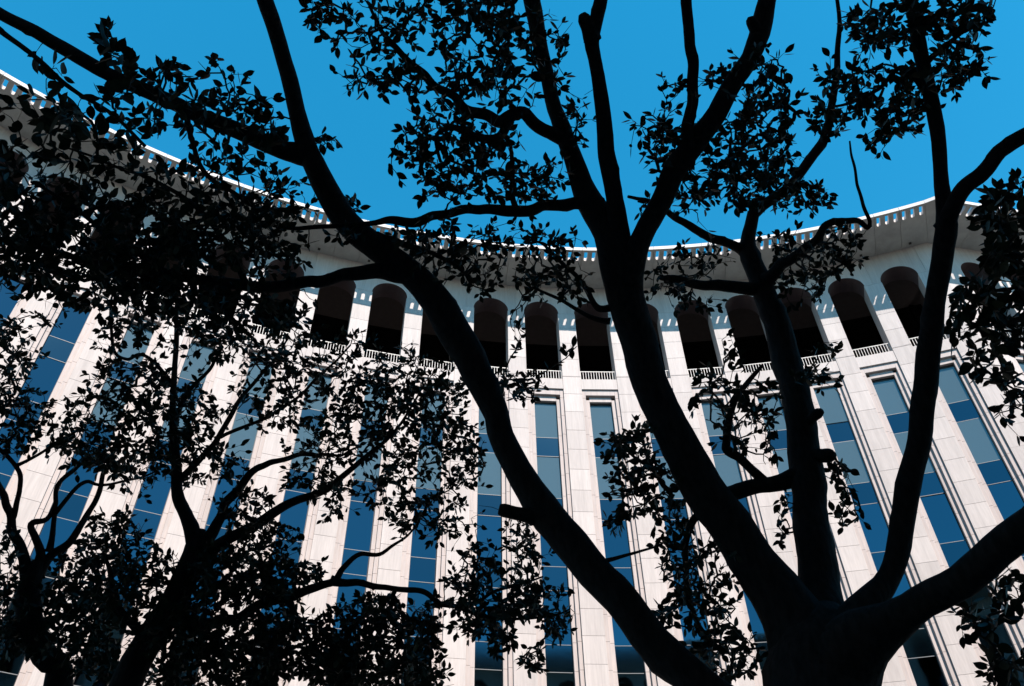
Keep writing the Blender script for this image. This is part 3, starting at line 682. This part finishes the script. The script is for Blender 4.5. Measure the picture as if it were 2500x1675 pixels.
main_clumps = [
 # (x, y, rx, ry, tips, distance, leaf length)
 (790, 55, 85, 60, 24, 5.0, .085), (870, 150, 75, 55, 24, 5.0, .085), (960, 50, 80, 55, 22, 5.0, .085), (1080, 105, 100, 100, 52, 5.1, .085), (1175, 150, 60, 100, 40, 5.2, .085),
 (1130, 30, 100, 50, 32, 5.1, .085), (950, 190, 40, 30, 6, 5.0, .085), (1030, 190, 60, 50, 16, 5.05, .08), (730, 20, 30, 30, 5, 5.0, .085), (1000, -60, 200, 60, 30, 5.1, .085),
 (1000, 285, 70, 40, 18, 5.0, .085), (950, 335, 55, 45, 16, 5.0, .085), (1030, 370, 85, 80, 34, 5.0, .085), (1120, 390, 75, 75, 30, 5.05, .085), (1110, 315, 60, 45, 16, 5.05, .08),
 (1200, 430, 60, 40, 20, 5.1, .085), (1255, 400, 35, 45, 12, 5.1, .085), (1000, 440, 45, 30, 6, 5.0, .085),
 (1285, 85, 22, 35, 6, 5.4, .085), (1280, 190, 18, 25, 3, 5.4, .085), (1325, 245, 30, 35, 8, 5.1, .075), (1325, 330, 25, 40, 4, 5.1, .08),
 (1500, 300, 45, 45, 14, 5.1, .085), (1530, 345, 45, 55, 20, 5.1, .085), (1545, 220, 40, 40, 7, 5.1, .075), (1650, 160, 40, 30, 7, 5.15, .085), (1750, 140, 45, 40, 10, 5.2, .09),
 (1735, 230, 65, 65, 32, 5.2, .085), (1690, 320, 80, 60, 36, 5.3, .085), (1770, 310, 40, 60, 20, 5.4, .085), (1620, 400, 70, 55, 30, 5.3, .08), (1710, 420, 90, 50, 44, 5.6, .085),
 (1790, 400, 50, 50, 20, 5.7, .085), (1850, 455, 50, 30, 16, 5.8, .08), (1560, 440, 40, 40, 10, 5.4, .08),
 (1970, 60, 40, 50, 12, 5.4, .09), (2040, 50, 70, 55, 32, 5.3, .09), (2150, 50, 75, 45, 26, 5.3, .09), (2200, 130, 60, 50, 26, 5.25, .09), (2150, 190, 50, 40, 14, 5.25, .09),
 (1940, 190, 60, 45, 20, 5.4, .085), (2020, 200, 70, 55, 30, 5.25, .085), (2060, 270, 55, 40, 22, 5.25, .085), (1895, 270, 40, 40, 14, 5.5, .085), (2010, 315, 45, 25, 8, 5.3, .085), (2230, 30, 50, 30, 10, 5.2, .095), (2100, -60, 150, 50, 24, 5.3, .09),
 (2300, 460, 50, 45, 26, 4.6, .09), (2270, 540, 50, 55, 34, 4.6, .09), (2310, 630, 50, 60, 44, 4.6, .09), (2230, 690, 45, 50, 26, 4.6, .085), (2290, 740, 60, 50, 40, 4.6, .085), (2270, 820, 60, 50, 30, 4.6, .085), (2310, 920, 40, 60, 22, 4.5, .085), (2190, 760, 30, 50, 12, 4.6, .085), (2420, 700, 80, 150, 40, 4.4, .09),
 (235, 90, 38, 28, 6, 4.6, .125), (290, 120, 30, 30, 5, 4.65, .115), (350, 170, 80, 30, 22, 4.85, .09), (290, 260, 80, 50, 28, 4.7, .09), (190, 265, 80, 50, 20, 4.6, .10), (420, 250, 80, 40, 22, 4.9, .09), (490, 215, 75, 55, 32, 5.0, .088), (560, 270, 70, 70, 44, 5.05, .088),
 (620, 285, 45, 50, 18, 5.15, .088), (470, 345, 70, 45, 24, 4.95, .088), (590, 390, 60, 40, 20, 5.05, .088), (740, 335, 25, 18, 4, 5.2, .09), (80, 270, 80, 50, 16, 4.6, .105), (150, 335, 110, 50, 28, 4.75, .10), (60, 370, 70, 50, 26, 4.85, .095), (120, 150, 40, 30, 5, 4.6, .11), (800, 470, 20, 18, 3, 5.1, .085), (690, 410, 20, 40, 5, 5.25, .085),
 (100, 450, 110, 60, 60, 4.9, .09), (250, 420, 100, 60, 52, 4.85, .09), (380, 430, 90, 60, 48, 4.85, .088), (500, 430, 80, 60, 44, 4.95, .088), (620, 480, 70, 50, 34, 5.05, .085), (130, 550, 130, 60, 90, 5.0, .088), (330, 530, 120, 60, 96, 4.95, .088), (500, 540, 110, 60, 84, 4.95, .088), (620, 580, 60, 50, 34, 5.0, .085),
 (80, 630, 80, 40, 34, 5.15, .085), (230, 660, 110, 45, 60, 5.1, .085), (400, 680, 100, 50, 60, 5.05, .085), (550, 700, 90, 55, 50, 5.0, .085), (660, 720, 50, 45, 18, 4.95, .08), (330, 610, 140, 40, 60, 5.1, .085), (40, 500, 60, 80, 40, 5.1, .09),
 (1000, 545, 60, 45, 22, 5.0, .085), (930, 540, 30, 30, 7, 5.0, .085), (1080, 590, 50, 45, 20, 5.0, .085), (1180, 590, 55, 45, 18, 5.0, .08), (1270, 590, 55, 50, 22, 5.0, .08), (1230, 650, 45, 30, 9, 5.0, .08), (1310, 650, 40, 40, 9, 5.0, .08), (1090, 650, 40, 25, 7, 5.0, .08), (1160, 530, 50, 20, 8, 5.0, .08), (770, 540, 40, 25, 6, 5.05, .085), (1000, 600, 50, 40, 12, 5.0, .085),
 (1180, 880, 45, 35, 20, 4.7, .075), (1190, 760, 20, 50, 5, 4.7, .07), (1300, 795, 10, 8, 1, 4.7, .09),
 (1400, 1010, 30, 35, 8, 4.7, .085), (1455, 1040, 45, 60, 26, 4.7, .08), (1420, 1130, 35, 60, 12, 4.7, .08), (1490, 1110, 45, 60, 22, 4.65, .08), (1405, 1190, 25, 25, 4, 4.65, .085), (1535, 1190, 40, 55, 18, 4.6, .08), (1555, 1290, 45, 55, 20, 4.6, .08), (1600, 1370, 55, 50, 24, 4.6, .08), (1540, 1390, 40, 35, 9, 4.6, .08), (1650, 1290, 40, 50, 12, 4.6, .08), (1630, 1460, 55, 50, 22, 4.55, .08), (1690, 1500, 45, 45, 16, 4.5, .08), (1600, 1540, 30, 20, 4, 4.5, .08),
 (1660, 900, 50, 50, 16, 4.95, .08), (1690, 970, 45, 55, 18, 4.95, .08), (1740, 920, 40, 50, 14, 5.0, .08), (1760, 1010, 25, 40, 6, 4.95, .08), (1860, 860, 45, 30, 14, 5.2, .08), (1890, 800, 25, 20, 4, 5.2, .08), (1925, 1080, 30, 40, 8, 4.85, .085), (1940, 1170, 30, 40, 8, 4.8, .085), (1780, 1190, 20, 60, 8, 4.75, .085), (1570, 920, 20, 30, 3, 4.9, .08), (1600, 860, 30, 30, 4, 4.9, .08), (1660, 800, 20, 40, 4, 5.2, .075),
 (2260, 1400, 55, 45, 18, 4.5, .085), (2310, 1340, 40, 40, 14, 4.4, .085), (2210, 1420, 30, 30, 5, 4.5, .08), (2300, 1510, 50, 50, 16, 4.5, .085), (2250, 1560, 25, 20, 4, 4.5, .08),
 (1880, 590, 70, 40, 30, 5.5, .08), (1830, 650, 60, 35, 20, 5.6, .08), (1930, 560, 40, 35, 12, 5.5, .08), (1510, 650, 45, 40, 14, 5.3, .075), (1560, 600, 40, 40, 8, 5.5, .075), (1630, 590, 35, 45, 10, 5.6, .075), (1480, 470, 25, 20, 4, 5.4, .075), (1600, 690, 50, 20, 8, 5.4, .075), (1790, 560, 40, 40, 10, 5.7, .08),
]
grow_tree('ficus_tree', 'large dark tree whose thick trunk forks into several sweeping limbs', (tb.x, tb.y - .1, 0), main_limbs, main_clumps, 3, lambda x, y: ((.84, .85) if y < 300 else (.80, .62)) if x < 640 and y < 400 else ((.80, 1.1) if x > 2170 and y > 400 else (((.74, .85) if y < 460 else (.70, 1.8)) if x < 700 else ((.75, 1.85) if y < 520 else ((.68, 2.1) if 1380 < x < 1720 and y > 960 else (.70, 1.8))))))

# ---- second tree, farther off to the left
t2 = at(285, 1568, 6.6)
limbs2 = [
 ('trunk', [('w', t2.x - .5, t2.y - .1, -0.05, 0.20), ('w', t2.x - .45, t2.y - .05, 0.8, 0.165), ('w', t2.x - .3, t2.y, 2.6, 0.14), (285, 1568, 6.6, 84), (338, 1468, 6.65, 76), (394, 1375, 6.7, 70), (438, 1290, 6.75, 66), (452, 1235, 6.8, 54), (456, 1210, 6.82, 30)], 0),
 ('limb', [(452, 1262, 6.77, 48), (428, 1190, 6.85, 35), (409, 1130, 6.9, 31), (400, 1050, 7.0, 26), (396, 950, 7.1, 19), (400, 850, 7.2, 15), (403, 760, 7.3, 13), (406, 690, 7.4, 10), (410, 600, 7.5, 7)], 0),
 ('limb', [(448, 1268, 6.77, 44), (496, 1192, 6.8, 28), (541, 1114, 6.8, 23), (582, 1069, 6.8, 19), (612, 1059, 6.8, 17), (651, 1051, 6.8, 14), (729, 1039, 6.8, 10), (774, 1041, 6.8, 8), (820, 1020, 6.8, 5)], 0),
 ('limb', [(440, 1290, 6.75, 48), (504, 1242, 6.7, 32), (582, 1203, 6.65, 28), (659, 1154, 6.6, 24), (718, 1130, 6.6, 20), (755, 1110, 6.6, 18), (804, 1073, 6.6, 15), (853, 1031, 6.6, 12), (888, 1003, 6.6, 10), (920, 960, 6.6, 7), (960, 890, 6.6, 5)], 0),
 ('limb', [(380, 1400, 6.68, 46), (470, 1425, 6.6, 30), (560, 1405, 6.5, 26), (640, 1370, 6.45, 25), (685, 1352, 6.4, 24), (729, 1337, 6.4, 22), (763, 1320, 6.4, 20), (785, 1293, 6.4, 16), (815, 1264, 6.4, 13), (871, 1260, 6.4, 10), (912, 1240, 6.4, 7), (950, 1200, 6.4, 5)], 0),
 ('branch', [(755, 1325, 6.4, 22), (823, 1336, 6.35, 17), (871, 1343, 6.3, 16), (920, 1345, 6.3, 15), (965, 1356, 6.3, 15), (1009, 1382, 6.3, 14), (1058, 1386, 6.3, 12), (1097, 1374, 6.3, 10), (1142, 1345, 6.3, 9), (1190, 1335, 6.3, 7), (1238, 1320, 6.3, 5)], 0),
 ('branch', [(1040, 1386, 6.3, 12), (1110, 1410, 6.3, 10), (1180, 1415, 6.3, 8), (1260, 1410, 6.3, 6), (1300, 1395, 6.3, 4)], 0),
 ('branch', [(400, 960, 7.1, 15), (440, 890, 7.0, 11), (480, 840, 6.95, 9), (510, 790, 6.9, 6)], 0),
 ('branch', [(412, 1100, 6.95, 18), (490, 1010, 6.9, 15), (520, 960, 6.9, 13), (560, 900, 6.9, 11), (620, 830, 6.9, 8), (660, 770, 6.9, 5)], 0),
 ('branch', [(500, 1000, 6.9, 10), (600, 960, 6.85, 9), (670, 915, 6.85, 8), (740, 850, 6.85, 7), (800, 790, 6.85, 5)], 0),
 ('branch', [(398, 880, 7.2, 12), (330, 810, 7.1, 9), (290, 820, 7.1, 9), (262, 800, 7.1, 9), (255, 740, 7.1, 8), (258, 680, 7.1, 6)], 0),
 ('branch', [(340, 1470, 6.65, 30), (280, 1400, 6.6, 20), (250, 1320, 6.6, 14), (230, 1260, 6.6, 8)], 0),
 ('branch', [(660, 1365, 6.43, 18), (690, 1440, 6.4, 14), (740, 1500, 6.4, 12), (840, 1530, 6.4, 8), (930, 1510, 6.4, 5)], 0),
]
clumps2 = [
 (280, 860, 70, 45, 26, 7.0, .085), (240, 930, 90, 50, 34, 6.9, .085), (370, 910, 60, 60, 34, 7.0, .09), (450, 940, 50, 60, 28, 6.9, .085), (300, 1010, 90, 60, 46, 6.9, .085), (400, 1020, 70, 60, 36, 6.9, .085), (480, 1060, 60, 50, 26, 6.8, .085), (200, 1020, 70, 40, 20, 6.9, .085),
 (380, 740, 60, 60, 26, 7.2, .085), (280, 760, 50, 50, 18, 7.1, .085), (480, 780, 60, 50, 24, 6.9, .085), (600, 790, 70, 50, 30, 6.9, .085), (690, 820, 60, 60, 26, 6.85, .085), (560, 920, 40, 50, 10, 6.9, .085), (640, 950, 60, 50, 22, 6.85, .085), (760, 900, 50, 50, 18, 6.85, .085), (640, 860, 40, 40, 12, 6.9, .085),
 (820, 830, 60, 60, 26, 6.8, .085), (870, 900, 70, 60, 34, 6.7, .085), (950, 870, 70, 60, 40, 6.6, .085), (920, 960, 70, 50, 32, 6.6, .085), (1010, 930, 60, 60, 34, 6.6, .085), (800, 970, 60, 50, 24, 6.7, .085), (760, 1020, 70, 50, 26, 6.7, .085), (870, 1040, 60, 60, 26, 6.6, .085), (1030, 1010, 60, 50, 30, 6.6, .085), (980, 1090, 70, 60, 34, 6.6, .085), (1070, 1060, 35, 60, 16, 6.6, .085), (890, 1110, 40, 45, 14, 6.6, .085), (760, 1130, 60, 50, 22, 6.6, .085), (690, 1080, 50, 40, 16, 6.7, .085), (1000, 1180, 60, 50, 24, 6.5, .085), (930, 1170, 40, 50, 12, 6.5, .085), (1060, 1170, 30, 60, 6, 6.5, .08),
 (560, 1160, 60, 45, 24, 6.7, .085), (600, 1250, 60, 60, 44, 6.6, .085), (540, 1320, 80, 60, 64, 6.6, .085), (640, 1330, 50, 50, 24, 6.5, .085), (430, 1350, 70, 50, 36, 6.65, .085), (500, 1270, 50, 40, 18, 6.7, .085), (330, 1290, 60, 50, 26, 6.7, .085), (240, 1240, 50, 45, 20, 6.6, .085), (300, 1200, 40, 40, 9, 6.7, .085), (260, 1340, 60, 50, 30, 6.6, .085),
 (480, 1450, 90, 50, 56, 6.5, .085), (360, 1440, 60, 50, 30, 6.6, .085), (560, 1520, 90, 50, 56, 6.5, .085), (620, 1420, 60, 50, 34, 6.45, .085), (700, 1310, 40, 25, 12, 6.4, .08), (690, 1480, 80, 60, 44, 6.4, .085), (800, 1440, 80, 55, 56, 6.4, .085), (870, 1390, 50, 35, 22, 6.35, .085), (780, 1530, 80, 40, 44, 6.4, .085), (900, 1490, 50, 60, 34, 6.35, .085), (980, 1500, 35, 60, 20, 6.3, .085), (960, 1430, 40, 40, 18, 6.3, .085), (430, 1540, 60, 30, 18, 6.6, .085), (860, 1560, 120, 30, 30, 6.4, .085),
 (1090, 1290, 45, 45, 20, 6.3, .085), (1060, 1350, 50, 35, 16, 6.3, .085), (1110, 1420, 55, 35, 26, 6.3, .085), (1180, 1380, 55, 40, 24, 6.3, .08), (1240, 1370, 50, 40, 20, 6.3, .08), (1200, 1300, 45, 45, 16, 6.3, .08), (1190, 1220, 35, 40, 12, 6.3, .08), (1270, 1430, 40, 30, 10, 6.3, .08), (1220, 1500, 25, 35, 7, 6.3, .085), (1150, 1460, 30, 25, 6, 6.3, .08),
]
grow_tree('ficus_tree', 'slender dark tree with upright stem and long branches in front of left window strips', (t2.x - .5, t2.y - .1, 0), limbs2, clumps2, 11, lambda x, y: (.78, 3.3) if y > 1290 else ((.76, 2.5) if y > 1200 else (.75, 2.3)), thick=0.86)

# ---- third tree at the left edge
t3 = at(128, 1560, 7.6)
limbs3 = [
 ('trunk', [('w', t3.x + .25, t3.y + .1, -0.05, 0.21), ('w', t3.x + .2, t3.y + .1, 1.5, 0.17), ('w', t3.x + .1, t3.y, 3.4, 0.15), (135, 1568, 7.6, 72), (105, 1500, 7.6, 66), (72, 1420, 7.6, 64), (66, 1350, 7.6, 58), (74, 1310, 7.6, 50), (84, 1280, 7.6, 30)], 0),
 ('limb', [(68, 1345, 7.6, 40), (52, 1290, 7.6, 30), (28, 1205, 7.55, 23), (8, 1140, 7.5, 19), (-20, 1070, 7.5, 15), (-60, 980, 7.5, 10)], 0),
 ('branch', [(24, 1198, 7.55, 18), (37, 1150, 7.5, 14), (49, 1098, 7.5, 13), (35, 1058, 7.5, 12), (0, 1024, 7.5, 11), (-40, 990, 7.5, 8)], 0),
 ('branch', [(40, 1062, 7.5, 10), (86, 1042, 7.45, 8), (142, 1005, 7.45, 7), (194, 972, 7.4, 5)], 0),
 ('limb', [(72, 1330, 7.6, 36), (90, 1268, 7.6, 24), (72, 1212, 7.6, 18), (78, 1190, 7.6, 17), (110, 1182, 7.6, 14), (127, 1150, 7.6, 13), (134, 1106, 7.6, 12), (175, 1065, 7.6, 11), (209, 1061, 7.6, 8), (250, 1055, 7.6, 6)], 0),
 ('limb', [(78, 1318, 7.6, 34), (119, 1268, 7.6, 22), (160, 1235, 7.6, 19), (194, 1184, 7.6, 16), (224, 1121, 7.6, 13), (239, 1076, 7.6, 11), (260, 1040, 7.6, 8), (270, 980, 7.6, 5)], 0),
 ('branch', [(124, 1175, 7.6, 13), (164, 1125, 7.6, 11), (198, 1099, 7.6, 10), (231, 1106, 7.6, 8), (317, 1095, 7.6, 6), (370, 1070, 7.6, 4)], 0),
 ('branch', [(112, 1262, 7.6, 20), (122, 1220, 7.6, 15), (127, 1165, 7.6, 12)], 0),
 ('branch', [(80, 1440, 7.6, 26), (150, 1400, 7.5, 16), (210, 1390, 7.5, 11), (270, 1400, 7.5, 6)], 0),
 ('branch', [(60, 1400, 7.6, 40), (20, 1440, 7.6, 34), (-40, 1470, 7.6, 30)], 0),
]
clumps3 = [
 (40, 860, 45, 60, 26, 7.4, .085), (50, 950, 55, 50, 30, 7.4, .085), (30, 1010, 45, 30, 12, 7.4, .085), (20, 780, 35, 40, 12, 7.4, .085), (150, 1000, 50, 40, 14, 7.45, .085), (230, 1040, 50, 40, 20, 7.5, .085), (310, 1080, 50, 45, 18, 7.6, .085), (60, 740, 50, 30, 8, 7.4, .085),
 (230, 1250, 50, 50, 22, 7.5, .085), (170, 1350, 70, 40, 34, 7.5, .085), (230, 1400, 60, 40, 34, 7.5, .085), (150, 1450, 70, 45, 36, 7.5, .085), (220, 1500, 60, 40, 30, 7.5, .085), (10, 1300, 35, 50, 14, 7.5, .085), (20, 1230, 25, 25, 4, 7.5, .085), (30, 1400, 40, 50, 22, 7.5, .085), (300, 1540, 60, 30, 22, 7.5, .085), (170, 1280, 40, 30, 12, 7.5, .085), (40, 1480, 50, 30, 14, 7.5, .085), (-60, 900, 50, 120, 24, 7.4, .085),
]
grow_tree('ficus_tree', 'dark tree at the left edge with thin crooked bare branches', (t3.x + .25, t3.y + .1, 0), limbs3, clumps3, 23, lambda x, y: (.78, 3.3) if y > 1290 else ((.76, 2.5) if y > 1200 else (.75, 2.3)), thick=0.86)
